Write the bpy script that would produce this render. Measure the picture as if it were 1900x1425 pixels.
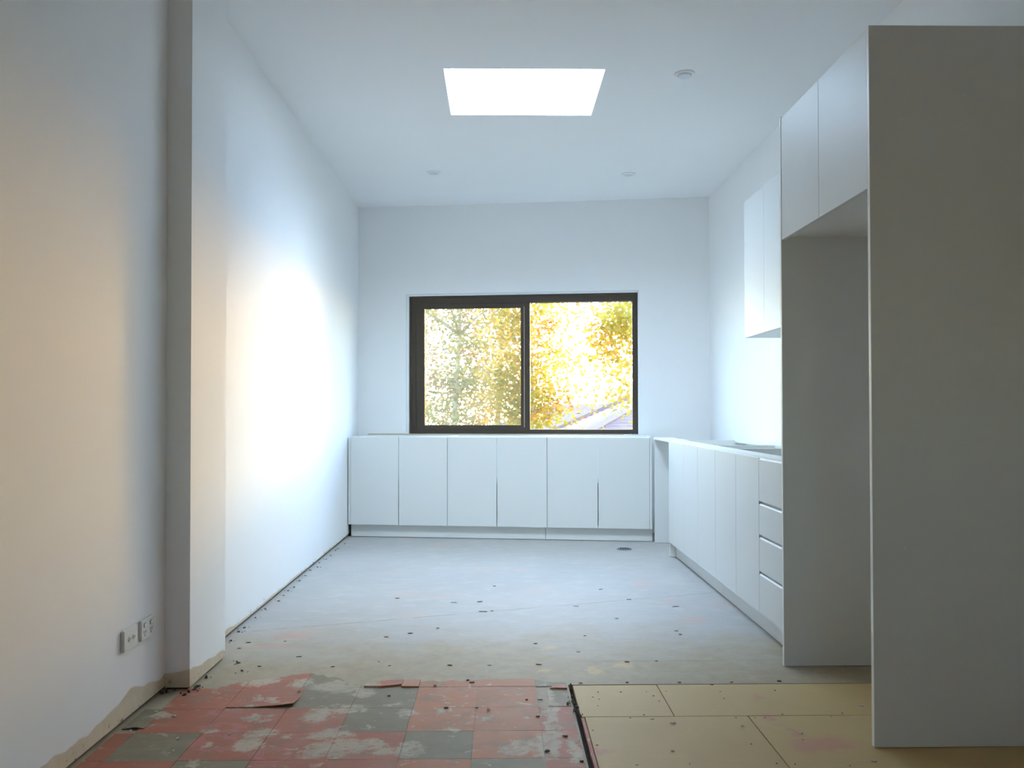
import bpy, bmesh, math, random
from mathutils import Vector, Matrix
random.seed(7)
S = bpy.context.scene
C = S.collection
for o in list(bpy.data.objects):
    bpy.data.objects.remove(o)

# ------------------------------------------------------------------ camera
cam_data = bpy.data.cameras.new('camera')
cam = bpy.data.objects.new('camera', cam_data)
C.objects.link(cam)
cam_data.sensor_fit = 'HORIZONTAL'
cam_data.sensor_width = 36.0
cam_data.lens = 1571.1286 / 1900 * 36.0
cam_data.shift_y = (735.7838 - 712.5) / 1900
cam_data.clip_start = 0.05
cam_data.clip_end = 300
_r = Vector((0.99989019, -0.01471633, -0.00174291))
_u = Vector((0.00151409, -0.01554539, 0.99987802))
_d = Vector((0.01474163, 0.99977086, 0.0155214))
CAMH = 1.09
cam.matrix_world = Matrix(((_r.x, _u.x, -_d.x, 0), (_r.y, _u.y, -_d.y, 0), (_r.z, _u.z, -_d.z, CAMH), (0, 0, 0, 1)))
S.camera = cam

# ------------------------------------------------------------------ sky, sun, daylight, exposure
SKY_STRENGTH = 2.4
SUN_STRENGTH = 13.0
SUN_ANGLE = 12.0
SKYLIGHT_W = 270.0
EXPOSURE = 0.52
world = bpy.data.worlds.new('world')
S.world = world
world.use_nodes = True
nt = world.node_tree
bg = nt.nodes['Background']
sky = nt.nodes.new('ShaderNodeTexSky')
sky.sky_type = 'NISHITA'
sky.sun_disc = False
sky.sun_elevation = math.radians(14.0)
sky.sun_rotation = math.radians(17.0)
sky.air_density = 1.0
sky.dust_density = 0.7
sky.ozone_density = 3.0
nt.links.new(sky.outputs[0], bg.inputs[0])
bg.inputs[1].default_value = SKY_STRENGTH
sun_data = bpy.data.lights.new('sun', 'SUN')
sun_data.energy = SUN_STRENGTH
sun_data.angle = math.radians(SUN_ANGLE)
sun_data.color = (1.0, 0.52, 0.05)
sun = bpy.data.objects.new('sun', sun_data)
C.objects.link(sun)
sun_dir = Vector((math.sin(math.radians(17)), math.cos(math.radians(17)), 0.040))
sun.rotation_euler = sun_dir.to_track_quat('Z', 'Y').to_euler()
sun.location = (2, 24, 6)
sl = bpy.data.lights.new('skylight_daylight', 'AREA')
sl.shape = 'RECTANGLE'
sl.size, sl.size_y = 1.8, 1.2
sl.energy = SKYLIGHT_W
sl.color = (0.64, 0.81, 1.0)
sl.spread = math.radians(150)
slo = bpy.data.objects.new('skylight_daylight', sl)
C.objects.link(slo)
slo.location = (0.14, 4.60, 3.50)                    # lamp added above the flat skylight, tilted to push daylight towards the back
slo.rotation_euler = Vector((0, -0.48, 0.87)).to_track_quat('Z', 'Y').to_euler()
S.view_settings.view_transform = 'Standard'
S.view_settings.look = 'None'
S.view_settings.exposure = EXPOSURE
S.view_settings.gamma = 1.0
S.view_settings.use_curve_mapping = False
try:
    S.cycles.max_bounces = 14
    S.cycles.diffuse_bounces = 8
    S.cycles.transparent_max_bounces = 24
    S.cycles.sample_clamp_indirect = 8.0
except Exception:
    pass


# ------------------------------------------------------------------ helpers
class MB:
    """collects simple solids and links them as ONE mesh object"""
    def __init__(self):
        self.bm = bmesh.new()

    def box(self, a, b):
        x0, y0, z0 = a
        x1, y1, z1 = b
        v = [self.bm.verts.new(p) for p in ((x0, y0, z0), (x1, y0, z0), (x1, y1, z0), (x0, y1, z0), (x0, y0, z1), (x1, y0, z1), (x1, y1, z1), (x0, y1, z1))]
        for f in ((0, 3, 2, 1), (4, 5, 6, 7), (0, 1, 5, 4), (1, 2, 6, 5), (2, 3, 7, 6), (3, 0, 4, 7)):
            self.bm.faces.new([v[i] for i in f])
        return self

    def prism(self, poly, z0, z1, tops=None):
        n = len(poly)
        lo = [self.bm.verts.new((p[0], p[1], z0)) for p in poly]
        hi = [self.bm.verts.new((p[0], p[1], z1 + (tops[i] if tops else 0))) for i, p in enumerate(poly)]
        self.bm.faces.new(lo[::-1])
        self.bm.faces.new(hi)
        for i in range(n):
            j = (i + 1) % n
            self.bm.faces.new((lo[i], lo[j], hi[j], hi[i]))
        return self

    def lathe(self, prof, seg=32, axis='z', org=(0, 0, 0), close=False):
        """prof: list of (radius, height)"""
        rings = []
        ox, oy, oz = org
        for r, h in prof:
            ring = []
            for k in range(seg):
                t = 2 * math.pi * k / seg
                a, b = r * math.cos(t), r * math.sin(t)
                p = {'z': (a, b, h), 'x': (h, a, b), 'y': (a, h, b)}[axis]
                ring.append(self.bm.verts.new((p[0] + ox, p[1] + oy, p[2] + oz)))
            rings.append(ring)
        for i in range(len(rings) - 1):
            for k in range(seg):
                k2 = (k + 1) % seg
                self.bm.faces.new((rings[i][k], rings[i][k2], rings[i + 1][k2], rings[i + 1][k]))
        if close:
            self.bm.faces.new(rings[0][::-1])
            self.bm.faces.new(rings[-1])
        bmesh.ops.recalc_face_normals(self.bm, faces=self.bm.faces[:])
        return self

    def tube(self, pts, rad, seg=8):
        rings = []
        for i, p in enumerate(pts):
            p = Vector(p)
            t = (Vector(pts[min(i + 1, len(pts) - 1)]) - Vector(pts[max(i - 1, 0)])).normalized()
            a = t.cross(Vector((0.3, 1, 0.1))).normalized()
            b = t.cross(a)
            r = rad[i] if isinstance(rad, (list, tuple)) else rad
            rings.append([self.bm.verts.new(p + (a * math.cos(2 * math.pi * k / seg) + b * math.sin(2 * math.pi * k / seg)) * r) for k in range(seg)])
        for i in range(len(rings) - 1):
            for k in range(seg):
                k2 = (k + 1) % seg
                self.bm.faces.new((rings[i][k], rings[i][k2], rings[i + 1][k2], rings[i + 1][k]))
        self.bm.faces.new(rings[0][::-1])
        self.bm.faces.new(rings[-1])
        bmesh.ops.recalc_face_normals(self.bm, faces=self.bm.faces[:])
        return self

    def bevel(self, w, seg=1):
        bmesh.ops.bevel(self.bm, geom=self.bm.edges[:] + self.bm.verts[:], offset=w, segments=seg, affect='EDGES', clamp_overlap=True)
        return self

    def build(self, name, mat, parent=None, kind=None, smooth=False, loc=None):
        me = bpy.data.meshes.new(name)
        self.bm.to_mesh(me)
        self.bm.free()
        if smooth:
            for p in me.polygons:
                p.use_smooth = True
        if mat:
            me.materials.append(mat)
        o = bpy.data.objects.new(name, me)
        C.objects.link(o)
        if parent:
            o.parent = parent
        if loc:
            o.location = loc
        if kind:
            o['kind'] = kind
        return o


def bx(name, a, b, mat, parent=None, bev=0.0, kind=None):
    m = MB().box(a, b)
    if bev:
        m.bevel(bev)
    return m.build(name, mat, parent, kind)


def tag(o, label=None, cat=None, group=None, kind=None):
    if label:
        o['label'] = label
    if cat:
        o['category'] = cat
    if group:
        o['group'] = group
    if kind:
        o['kind'] = kind
    return o


def thing(name, label, cat, loc=(0, 0, 0), rz=0.0, group=None):
    o = bpy.data.objects.new(name, None)
    o.empty_display_size = 0.1
    C.objects.link(o)
    o.location = loc
    o.rotation_euler = (0, 0, rz)
    return tag(o, label, cat, group)


# ------------------------------------------------------------------ materials
def new_mat(name):
    m = bpy.data.materials.new(name)
    m.use_nodes = True
    n = m.node_tree
    return m, n, n.nodes['Principled BSDF']


class NT:
    def __init__(self, tree):
        self.t = tree

    def n(self, typ, **kw):
        nd = self.t.nodes.new(typ)
        for k, v in kw.items():
            setattr(nd, k, v)
        return nd

    def put(self, sock, val):
        if hasattr(val, 'is_linked') or isinstance(val, bpy.types.NodeSocket):
            self.t.links.new(val, sock)
        else:
            sock.default_value = val

    def math(self, op, a, b=None, c=None):
        nd = self.n('ShaderNodeMath', operation=op)
        self.put(nd.inputs[0], a)
        if b is not None:
            self.put(nd.inputs[1], b)
        if c is not None:
            self.put(nd.inputs[2], c)
        return nd.outputs[0]

    def vmath(self, op, a, b=None):
        nd = self.n('ShaderNodeVectorMath', operation=op)
        self.put(nd.inputs[0], a)
        if b is not None:
            self.put(nd.inputs[1], b)
        return nd.outputs['Value'] if op in ('LENGTH', 'DISTANCE') else nd.outputs[0]

    def noise(self, vec, scale, detail=4.0, rough=0.6, dist=0.0, out=0):
        nd = self.n('ShaderNodeTexNoise')
        self.put(nd.inputs['Vector'], vec)
        nd.inputs['Scale'].default_value = scale
        nd.inputs['Detail'].default_value = detail
        nd.inputs['Roughness'].default_value = rough
        nd.inputs['Distortion'].default_value = dist
        return nd.outputs[out]

    def ramp(self, fac, lo, hi, a=0.0, b=1.0):
        nd = self.n('ShaderNodeMapRange')
        nd.interpolation_type = 'SMOOTHSTEP'
        self.put(nd.inputs[0], fac)
        self.put(nd.inputs[1], lo)
        self.put(nd.inputs[2], hi)
        self.put(nd.inputs[3], a)
        self.put(nd.inputs[4], b)
        return nd.outputs[0]

    def mix(self, fac, a, b):
        nd = self.n('ShaderNodeMix', data_type='RGBA')
        self.put(nd.inputs[0], fac)
        self.put(nd.inputs[6], a)
        self.put(nd.inputs[7], b)
        return nd.outputs[2]

    def pos(self):
        return self.n('ShaderNodeNewGeometry').outputs['Position']

    def scale(self, v, s):
        return self.vmath('MULTIPLY', v, s)

    def blobs(self, p, items, soft=(1.25, 0.75)):
        """mask of ellipses lying on the floor: (x, y, rx, ry)"""
        acc = None
        for x, y, rx, ry in items:
            d = self.vmath('LENGTH', self.vmath('MULTIPLY', self.vmath('SUBTRACT', p, (x, y, 0)), (1 / rx, 1 / ry, 0)))
            acc = d if acc is None else self.math('MINIMUM', acc, d)
        return self.ramp(acc, soft[0], soft[1])

    def bump(self, bsdf, h, strength, dist=0.002):
        nd = self.n('ShaderNodeBump')
        nd.inputs['Strength'].default_value = strength
        nd.inputs['Distance'].default_value = dist
        self.put(nd.inputs['Height'], h)
        self.t.links.new(nd.outputs[0], bsdf.inputs['Normal'])


def rgb(r, g, b):
    return (r, g, b, 1.0)


def plain(name, col, rough=0.5, metal=0.0, vary=0.03, scale=30.0, spec=0.5, bump=0.0):
    m, t, b = new_mat(name)
    k = NT(t)
    p = k.pos()
    nz = k.noise(p, scale, 3.0)
    k.put(b.inputs['Base Color'], k.mix(nz, rgb(*[c * (1 - vary) for c in col]), rgb(*[min(1, c * (1 + vary)) for c in col])))
    b.inputs['Roughness'].default_value = rough
    b.inputs['Metallic'].default_value = metal
    b.inputs['Specular IOR Level'].default_value = spec
    if bump:
        k.bump(b, nz, bump)
    return m


BARE = [(-0.593,4.920), (-0.260,4.809), (-0.115,4.823), (-0.087,4.589), (-0.437,4.152), (-0.544,4.085), (-0.886,3.768), (-1.126,3.682), (-0.710,3.620), (-0.524,3.690), (-0.469,3.630), (-0.214,3.629), (-0.311,4.244), (-1.024,3.632), (-1.013,4.023), (-1.180,4.003), (-1.192,3.909)]
BARE2 = [(-0.104,4.828), (-0.091,4.591), (-0.044,4.603), (0.423,4.707), (0.742,4.861), (0.610,4.421), (0.410,4.093), (0.971,4.682), (0.868,4.171), (0.873,4.101), (-0.218,3.632), (-0.044,3.628), (0.166,3.634), (0.678,3.672), (0.549,3.661), (-0.257,4.808), (-0.033,5.246), (0.352,3.819), (0.165,3.956), (0.611,5.140)]
TILED = [(-0.130,3.416), (-0.110,3.388), (-0.422,3.238), (0.100,3.185), (0.151,3.184), (-0.084,3.103), (-0.196,3.105), (0.135,3.011), (0.150,2.706), (0.215,2.828), (0.252,2.626)]
TPALE = [(-0.042,3.083), (-0.256,3.350)]
TPALE2 = [(-0.774,3.287), (-1.246,2.893), (-1.237,3.083), (-1.154,3.039), (-1.065,2.831), (-0.906,2.865), (-1.041,2.730)]
BD = [(0.352,3.221), (0.378,3.276), (0.372,3.196), (0.360,3.126), (0.466,3.276), (0.565,3.278), (0.583,3.229), (0.595,3.173), (0.642,3.283), (0.851,3.273), (0.843,3.192), (1.065,3.282), (0.513,3.030), (0.460,3.001), (0.833,2.997), (0.902,2.995), (0.935,2.995), (0.315,2.889), (0.315,2.761), (0.583,2.611), (0.817,2.761), (0.851,2.609), (0.905,2.601), (0.998,2.793), (1.069,2.589), (1.173,3.000), (1.009,3.027), (1.226,3.033)]
BDPALE = [(0.534,2.991), (0.600,2.949), (0.834,2.916), (0.551,2.709), (0.420,2.608), (1.009,2.846), (1.155,2.619), (1.328,3.107)]
EDGE = [(0.716,3.383), (0.924,3.383), (0.838,3.354), (0.506,3.387), (1.117,3.390), (0.322,3.385)]
PIL = [(-1.191,3.353), (-1.197,3.295), (-1.202,3.263), (-1.128,3.670), (-1.074,3.561), (-1.191,3.467), (-1.285,3.297), (-1.297,3.286), (-1.186,3.370), (-1.190,3.328)]
GAP = [(0.269,3.159), (0.250,3.139), (0.274,3.139), (0.281,3.108), (0.267,3.063), (0.278,3.048), (0.286,3.004), (0.272,3.211), (0.279,3.347)]
RES = [(-0.972,3.437,0.074,0.076), (-0.849,3.207,0.032,0.030), (-0.914,3.232,0.018,0.024), (-0.874,3.025,0.031,0.032), (-0.820,2.993,0.019,0.021), (-0.914,3.128,0.018,0.017), (-0.979,2.892,0.024,0.019), (-0.954,2.777,0.021,0.022), (-0.813,2.783,0.046,0.059), (-0.808,2.879,0.044,0.039), (-0.644,3.052,0.046,0.066), (-0.700,2.844,0.014,0.019), (-0.941,2.639,0.022,0.020), (-0.588,2.735,0.045,0.057), (-0.649,3.036,0.035,0.054), (-0.550,3.105,0.067,0.045), (-0.524,3.273,0.043,0.037), (-0.405,3.147,0.030,0.017), (-0.328,3.057,0.027,0.033), (-0.442,2.930,0.017,0.015), (-0.574,2.865,0.076,0.038), (-0.516,2.756,0.087,0.063), (-0.418,2.776,0.040,0.045), (-0.290,2.734,0.043,0.053), (-0.363,2.714,0.045,0.026), (-0.568,2.620,0.017,0.016), (-0.053,3.009,0.017,0.016), (-0.216,3.081,0.019,0.033), (-0.162,2.895,0.027,0.015), (0.055,2.723,0.052,0.043), (0.081,2.779,0.044,0.022), (0.180,3.074,0.029,0.287), (0.152,2.756,0.042,0.109), (0.244,2.711,0.024,0.110), (-1.203,3.047,0.042,0.032), (-0.610,3.357,0.127,0.066), (-0.790,3.407,0.043,0.054)]
RING = [(-0.946,2.935,0.059,0.030), (-0.924,2.799,0.067,0.060), (-0.715,2.704,0.051,0.051), (-0.987,3.080,0.049,0.033)]
PINKB = [(-1.008,4.119,0.099,0.080), (-1.037,3.934,0.124,0.036), (1.057,2.761,0.105,0.063), (0.997,2.740,0.052,0.044), (0.947,2.995,0.015,0.032), (0.982,3.201,0.020,0.030), (0.993,2.854,0.018,0.038), (0.322,2.718,0.038,0.026), (1.012,4.390,0.084,0.057), (0.959,4.824,0.061,0.055)]
YEL = [(0.399,3.543,0.034,0.059), (0.522,3.614,0.050,0.038), (0.185,3.547,0.022,0.029), (0.229,3.907,0.030,0.036)]

M = {}
M['paint'] = plain('wall_paint', (0.86, 0.862, 0.86), 0.75, vary=0.012, scale=6.0, spec=0.25)
M['ceiling'] = plain('ceiling_paint', (0.87, 0.872, 0.872), 0.8, vary=0.01, scale=3.0, spec=0.2)
M['melamine'] = plain('white_melamine', (0.68, 0.685, 0.665), 0.42, vary=0.012, scale=14.0, spec=0.4)
M['carcass'] = plain('white_carcass_board', (0.76, 0.77, 0.75), 0.5, vary=0.015, scale=20.0, spec=0.35)
M['edge_band'] = plain('edge_band', (0.80, 0.79, 0.74), 0.4, vary=0.01)
M['frame'] = plain('bronze_aluminium', (0.052, 0.036, 0.022), 0.5, 0.0, vary=0.25, scale=40.0, spec=0.45)
M['seal'] = plain('pale_seal', (0.42, 0.36, 0.26), 0.6)
M['timber'] = plain('raw_timber', (0.52, 0.40, 0.28), 0.7, vary=0.15, scale=25.0)
M['plate'] = plain('plastic_plate', (0.72, 0.70, 0.64), 0.35, vary=0.01)
M['port'] = plain('plastic_insert', (0.80, 0.79, 0.75), 0.3, vary=0.01)
M['slot'] = plain('dark_slot', (0.03, 0.028, 0.026), 0.6)
M['downlight'] = plain('downlight_trim', (0.80, 0.80, 0.80), 0.4, vary=0.01)
M['lens'] = plain('frosted_lens', (0.70, 0.74, 0.78), 0.25, vary=0.01)
M['dark'] = plain('dark_debris', (0.11, 0.093, 0.075), 0.9, vary=0.4, scale=90.0)
M['chip'] = plain('plaster_chip', (0.66, 0.63, 0.56), 0.9, vary=0.1, scale=90.0)
M['gap'] = plain('dark_gap', (0.035, 0.026, 0.020), 0.95, vary=0.5, scale=60.0)
M['grate'] = plain('dull_steel', (0.30, 0.32, 0.33), 0.4, 0.8, vary=0.1)
M['brick'] = plain('brick_wall', (0.30, 0.17, 0.12), 0.9, vary=0.2, scale=8.0)
M['bark'] = plain('bark', (0.62, 0.50, 0.34), 0.95, vary=0.4, scale=12.0, bump=0.6)
M['soil'] = plain('garden_ground', (0.14, 0.15, 0.06), 0.95, vary=0.4, scale=1.5)
M['roof_tile'] = plain('roof_tile', (0.34, 0.22, 0.21), 0.7, vary=0.25, scale=5.0)
M['gutter'] = plain('gutter', (0.6, 0.58, 0.54), 0.5)

# painted wall whose foot was left bare where the skirting came off
def wall_foot(name):
    m, t, b = new_mat(name)
    k = NT(t)
    p = k.pos()
    sep = k.n('ShaderNodeSeparateXYZ')
    t.links.new(p, sep.inputs[0])
    hgt = k.noise(k.scale(p, (1, 1, 0.05)), 2.1, 2.5, 0.5)
    fine = k.noise(p, 22.0, 4.0, 0.6)
    near = k.ramp(sep.outputs[1], 4.6, 3.0)
    edge = k.math('ADD', k.math('MULTIPLY', k.math('SUBTRACT', hgt, 0.36), k.math('ADD', k.math('MULTIPLY', near, 0.26), 0.03)), k.math('ADD', k.math('MULTIPLY', fine, 0.012), 0.016))
    bare = k.ramp(k.math('SUBTRACT', edge, sep.outputs[2]), -0.004, 0.004)
    chips = k.math('MULTIPLY', k.ramp(k.noise(p, 38.0, 3.0, 0.6), 0.62, 0.66), k.ramp(sep.outputs[2], 0.06, 0.01))
    smudge = k.ramp(k.vmath('LENGTH', k.vmath('SUBTRACT', p, (-1.305, 5.40, 0.70))), 0.045, 0.01)
    base = k.mix(k.noise(p, 5.0, 3.0), rgb(0.84, 0.835, 0.825), rgb(0.86, 0.855, 0.85))
    c1 = k.mix(bare, base, k.mix(fine, rgb(0.55, 0.455, 0.32), rgb(0.69, 0.60, 0.45)))
    c2 = k.mix(chips, c1, rgb(0.20, 0.15, 0.10))
    c3 = k.mix(k.math('MULTIPLY', smudge, 0.18), c2, rgb(0.45, 0.44, 0.42))
    k.put(b.inputs['Base Color'], c3)
    b.inputs['Roughness'].default_value = 0.75
    b.inputs['Specular IOR Level'].default_value = 0.25
    k.bump(b, k.math('ADD', k.math('MULTIPLY', bare, -1.0), k.math('MULTIPLY', fine, 0.1)), 0.3)
    return m


M['wall_foot'] = wall_foot('wall_paint_bare_foot')


def screed_mat():
    m, t, b = new_mat('worn_screed')
    k = NT(t)
    p = k.pos()
    big = k.noise(p, 1.6, 5.0, 0.6)
    mid = k.noise(k.scale(p, (1.0, 1.5, 1.0)), 7.0, 5.0, 0.65, 0.4)
    streak = k.noise(k.scale(p, (1.0, 6.0, 1.0)), 5.0, 4.0, 0.7, 0.6)
    fine = k.noise(p, 90.0, 3.0, 0.6)
    c = k.mix(big, rgb(0.345, 0.335, 0.320), rgb(0.435, 0.425, 0.410))
    c = k.mix(k.math('MULTIPLY', k.ramp(mid, 0.46, 0.74), 0.55), c, rgb(0.47, 0.455, 0.43))
    c = k.mix(k.math('MULTIPLY', k.ramp(k.noise(k.scale(p, (1.0, 1.4, 1.0)), 24.0, 5.0, 0.7, 0.3), 0.60, 0.70), 0.45), c, rgb(0.50, 0.47, 0.41))
    c = k.mix(k.math('MULTIPLY', k.ramp(streak, 0.56, 0.74), 0.30), c, rgb(0.29, 0.255, 0.20))
    c = k.mix(k.math('MULTIPLY', k.ramp(k.noise(p, 2.7, 3.0, 0.5), 0.58, 0.72), 0.30), c, rgb(0.56, 0.36, 0.28))
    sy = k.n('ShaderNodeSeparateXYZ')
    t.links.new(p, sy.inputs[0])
    glue_warm_tone = k.ramp(k.math('ADD', sy.outputs[1], k.math('MULTIPLY', k.math('SUBTRACT', k.noise(p, 3.0, 6.0, 0.7), 0.5), 1.6)), 4.5, 3.5)   # adhesive stain next to the old tiles, with warm light painted in
    c = k.mix(k.math('MULTIPLY', glue_warm_tone, 0.85), c, k.mix(k.noise(p, 11.0, 7.0, 0.75, 0.4), rgb(0.24, 0.178, 0.098), rgb(0.50, 0.405, 0.265)))
    warp = k.vmath('ADD', p, k.scale(k.vmath('SUBTRACT', k.noise(p, 22.0, 6.0, 0.75, 0.0, 1), (0.5, 0.5, 0.5)), (0.16, 0.16, 0)))
    c = k.mix(k.math('MULTIPLY', k.blobs(warp, YEL, (1.3, 0.3)), 0.60), c, rgb(0.58, 0.42, 0.19))
    c = k.mix(k.math('MULTIPLY', k.blobs(warp, PINKB, (1.5, 0.3)), 0.28), c, rgb(0.55, 0.24, 0.20))
    c = k.mix(k.math('MULTIPLY', k.ramp(fine, 0.60, 0.75), 0.25), c, rgb(0.30, 0.26, 0.21))
    # fine crack lines between the old underlay sheets
    sep = k.n('ShaderNodeSeparateXYZ')
    t.links.new(k.vmath('ADD', p, k.scale(k.noise(p, 5.0, 2.0, 0.5, 0.0, 1), (0.02, 0.02, 0))), sep.inputs[0])
    l1 = k.ramp(k.math('ABSOLUTE', k.math('SUBTRACT', sep.outputs[1], k.math('ADD', k.math('MULTIPLY', sep.outputs[0], 0.33), 4.62))), 0.012, 0.004)
    l2 = k.ramp(k.math('ABSOLUTE', k.math('SUBTRACT', sep.outputs[1], 3.69)), 0.008, 0.003)
    ln = k.math('MULTIPLY', k.math('MAXIMUM', l1, k.math('MULTIPLY', l2, k.ramp(sep.outputs[0], 0.3, 0.5))), k.ramp(mid, 0.42, 0.56))
    c = k.mix(k.math('MULTIPLY', ln, 0.5), c, rgb(0.22, 0.19, 0.15))
    k.put(b.inputs['Base Color'], c)
    b.inputs['Roughness'].default_value = 0.62
    b.inputs['Specular IOR Level'].default_value = 0.35
    k.bump(b, k.math('ADD', mid, k.math('MULTIPLY', fine, 0.3)), 0.25)
    return m


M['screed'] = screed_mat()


def tile_mat(name, lo, hi):
    m, t, b = new_mat(name)
    k = NT(t)
    p = k.pos()
    oi = k.n('ShaderNodeObjectInfo').outputs['Random']
    big = k.noise(p, 4.0, 4.0, 0.6)
    fine = k.noise(p, 120.0, 3.0, 0.6)
    c = k.mix(big, rgb(*lo), rgb(*hi))
    c = k.mix(k.math('MULTIPLY', oi, 0.25), c, rgb(*[x * 1.25 for x in hi]))
    warp = k.vmath('ADD', p, k.scale(k.vmath('SUBTRACT', k.noise(p, 15.0, 8.0, 0.78, 0.0, 1), (0.5, 0.5, 0.5)), (0.20, 0.18, 0)))
    res = k.math('MULTIPLY', k.blobs(warp, RES, (1.25, 0.80)), k.ramp(k.noise(k.scale(p, (1.0, 1.4, 1.0)), 34.0, 4.0, 0.7, 0.6), 0.34, 0.50, 0.25, 1.0))
    spots = k.ramp(k.noise(k.scale(p, (1.0, 1.3, 1.0)), 16.0, 5.0, 0.62, 0.8), 0.615, 0.67)
    haze = k.math('MULTIPLY', k.ramp(k.noise(k.scale(p, (1.0, 2.0, 1.0)), 7.0, 7.0, 0.75, 0.5), 0.45, 0.72), 0.40)
    # pink marking-paint rings
    rd = None
    for x, y, rx, ry in RING:
        d = k.vmath('LENGTH', k.vmath('MULTIPLY', k.vmath('SUBTRACT', warp, (x, y, 0)), (1 / rx, 1 / ry, 0)))
        d = k.math('ABSOLUTE', k.math('SUBTRACT', d, 1.0))
        rd = d if rd is None else k.math('MINIMUM', rd, d)
    c = k.mix(k.math('MULTIPLY', k.ramp(rd, 0.40, 0.12), 0.55), c, rgb(0.48, 0.18, 0.17))
    c = k.mix(haze, c, rgb(0.33, 0.28, 0.205))
    glue_warm_tone = k.mix(fine, rgb(0.40, 0.34, 0.245), rgb(0.53, 0.465, 0.35))
    c = k.mix(k.math('MULTIPLY', k.math('MAXIMUM', res, k.math('MULTIPLY', spots, 0.8)), 0.9), c, glue_warm_tone)
    c = k.mix(k.math('MULTIPLY', k.ramp(k.noise(p, 9.0, 6.0, 0.7, 0.4), 0.46, 0.68), 0.45), c, rgb(0.20, 0.145, 0.095))
    c = k.mix(k.math('MULTIPLY', k.ramp(fine, 0.60, 0.75), 0.2), c, rgb(0.10, 0.085, 0.07))
    k.put(b.inputs['Base Color'], c)
    b.inputs['Roughness'].default_value = 0.6
    b.inputs['Specular IOR Level'].default_value = 0.35
    k.bump(b, k.math('ADD', res, k.math('MULTIPLY', fine, 0.2)), 0.25, 0.001)
    return m


M['tile_red'] = tile_mat('red_vinyl_tile', (0.33, 0.098, 0.056), (0.42, 0.14, 0.08))
M['tile_orange'] = tile_mat('orange_red_vinyl_tile', (0.38, 0.14, 0.062), (0.46, 0.185, 0.085))
M['tile_grey'] = tile_mat('grey_vinyl_tile', (0.165, 0.140, 0.090), (0.25, 0.215, 0.140))


def board_mat():
    m, t, b = new_mat('fibre_cement_sheet')
    k = NT(t)
    p = k.pos()
    big = k.noise(p, 2.2, 5.0, 0.6)
    streak = k.noise(k.scale(p, (1.0, 5.0, 1.0)), 6.0, 4.0, 0.7, 0.5)
    fine = k.noise(p, 100.0, 3.0, 0.6)
    c = k.mix(big, rgb(0.47, 0.325, 0.14), rgb(0.58, 0.42, 0.20))
    c = k.mix(k.math('MULTIPLY', k.ramp(streak, 0.55, 0.75), 0.3), c, rgb(0.60, 0.47, 0.28))
    warp = k.vmath('ADD', p, k.scale(k.vmath('SUBTRACT', k.noise(p, 16.0, 5.0, 0.7, 0.0, 1), (0.5, 0.5, 0.5)), (0.16, 0.16, 0)))
    c = k.mix(k.math('MULTIPLY', k.blobs(warp, PINKB, (1.4, 0.5)), 0.6), c, rgb(0.55, 0.26, 0.20))
    c = k.mix(k.math('MULTIPLY', k.ramp(fine, 0.62, 0.75), 0.25), c, rgb(0.22, 0.17, 0.11))
    k.put(b.inputs['Base Color'], c)
    b.inputs['Roughness'].default_value = 0.6
    b.inputs['Specular IOR Level'].default_value = 0.35
    k.bump(b, fine, 0.12)
    return m


M['board'] = board_mat()


def glass_mat(name, gloss, tint, haze=0.0, haze_col=(0.4, 0.4, 0.38)):
    m = bpy.data.materials.new(name)
    m.use_nodes = True
    t = m.node_tree
    t.nodes.remove(t.nodes['Principled BSDF'])
    out = t.nodes['Material Output']
    k = NT(t)
    tr = k.n('ShaderNodeBsdfTransparent')
    tr.inputs[0].default_value = rgb(*tint)
    gl = k.n('ShaderNodeBsdfGlossy')
    gl.inputs['Roughness'].default_value = 0.03
    gl.inputs[0].default_value = rgb(0.8, 0.85, 0.9)
    mx = k.n('ShaderNodeMixShader')
    mx.inputs[0].default_value = gloss
    t.links.new(tr.outputs[0], mx.inputs[1])
    t.links.new(gl.outputs[0], mx.inputs[2])
    last = mx.outputs[0]
    if haze:
        df = k.n('ShaderNodeBsdfDiffuse')
        df.inputs[0].default_value = rgb(*haze_col)
        m2 = k.n('ShaderNodeMixShader')
        m2.inputs[0].default_value = haze
        t.links.new(last, m2.inputs[1])
        t.links.new(df.outputs[0], m2.inputs[2])
        last = m2.outputs[0]
    t.links.new(last, out.inputs[0])
    return m


M['glass'] = glass_mat('window_glass', 0.05, (0.97, 0.98, 0.97))
M['screen'] = glass_mat('insect_screen_mesh', 0.0, (0.95, 0.95, 0.95), 0.22, (0.30, 0.30, 0.28))


def leaf_mat(name, cols):
    m = bpy.data.materials.new(name)
    m.use_nodes = True
    t = m.node_tree
    t.nodes.remove(t.nodes['Principled BSDF'])
    out = t.nodes['Material Output']
    k = NT(t)
    p = k.pos()
    nz = k.noise(p, 2.3, 3.0, 0.7)
    c = k.mix(k.ramp(nz, 0.38, 0.60), rgb(*cols[0]), rgb(*cols[1]))
    c = k.mix(k.ramp(k.noise(p, 1.1, 2.0, 0.5), 0.52, 0.66), c, rgb(*cols[2]))
    df = k.n('ShaderNodeBsdfDiffuse')
    tl = k.n('ShaderNodeBsdfTranslucent')
    t.links.new(c, df.inputs[0])
    t.links.new(c, tl.inputs[0])
    mx = k.n('ShaderNodeMixShader')
    mx.inputs[0].default_value = 0.6
    t.links.new(df.outputs[0], mx.inputs[1])
    t.links.new(tl.outputs[0], mx.inputs[2])
    t.links.new(mx.outputs[0], out.inputs[0])
    return m


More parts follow.
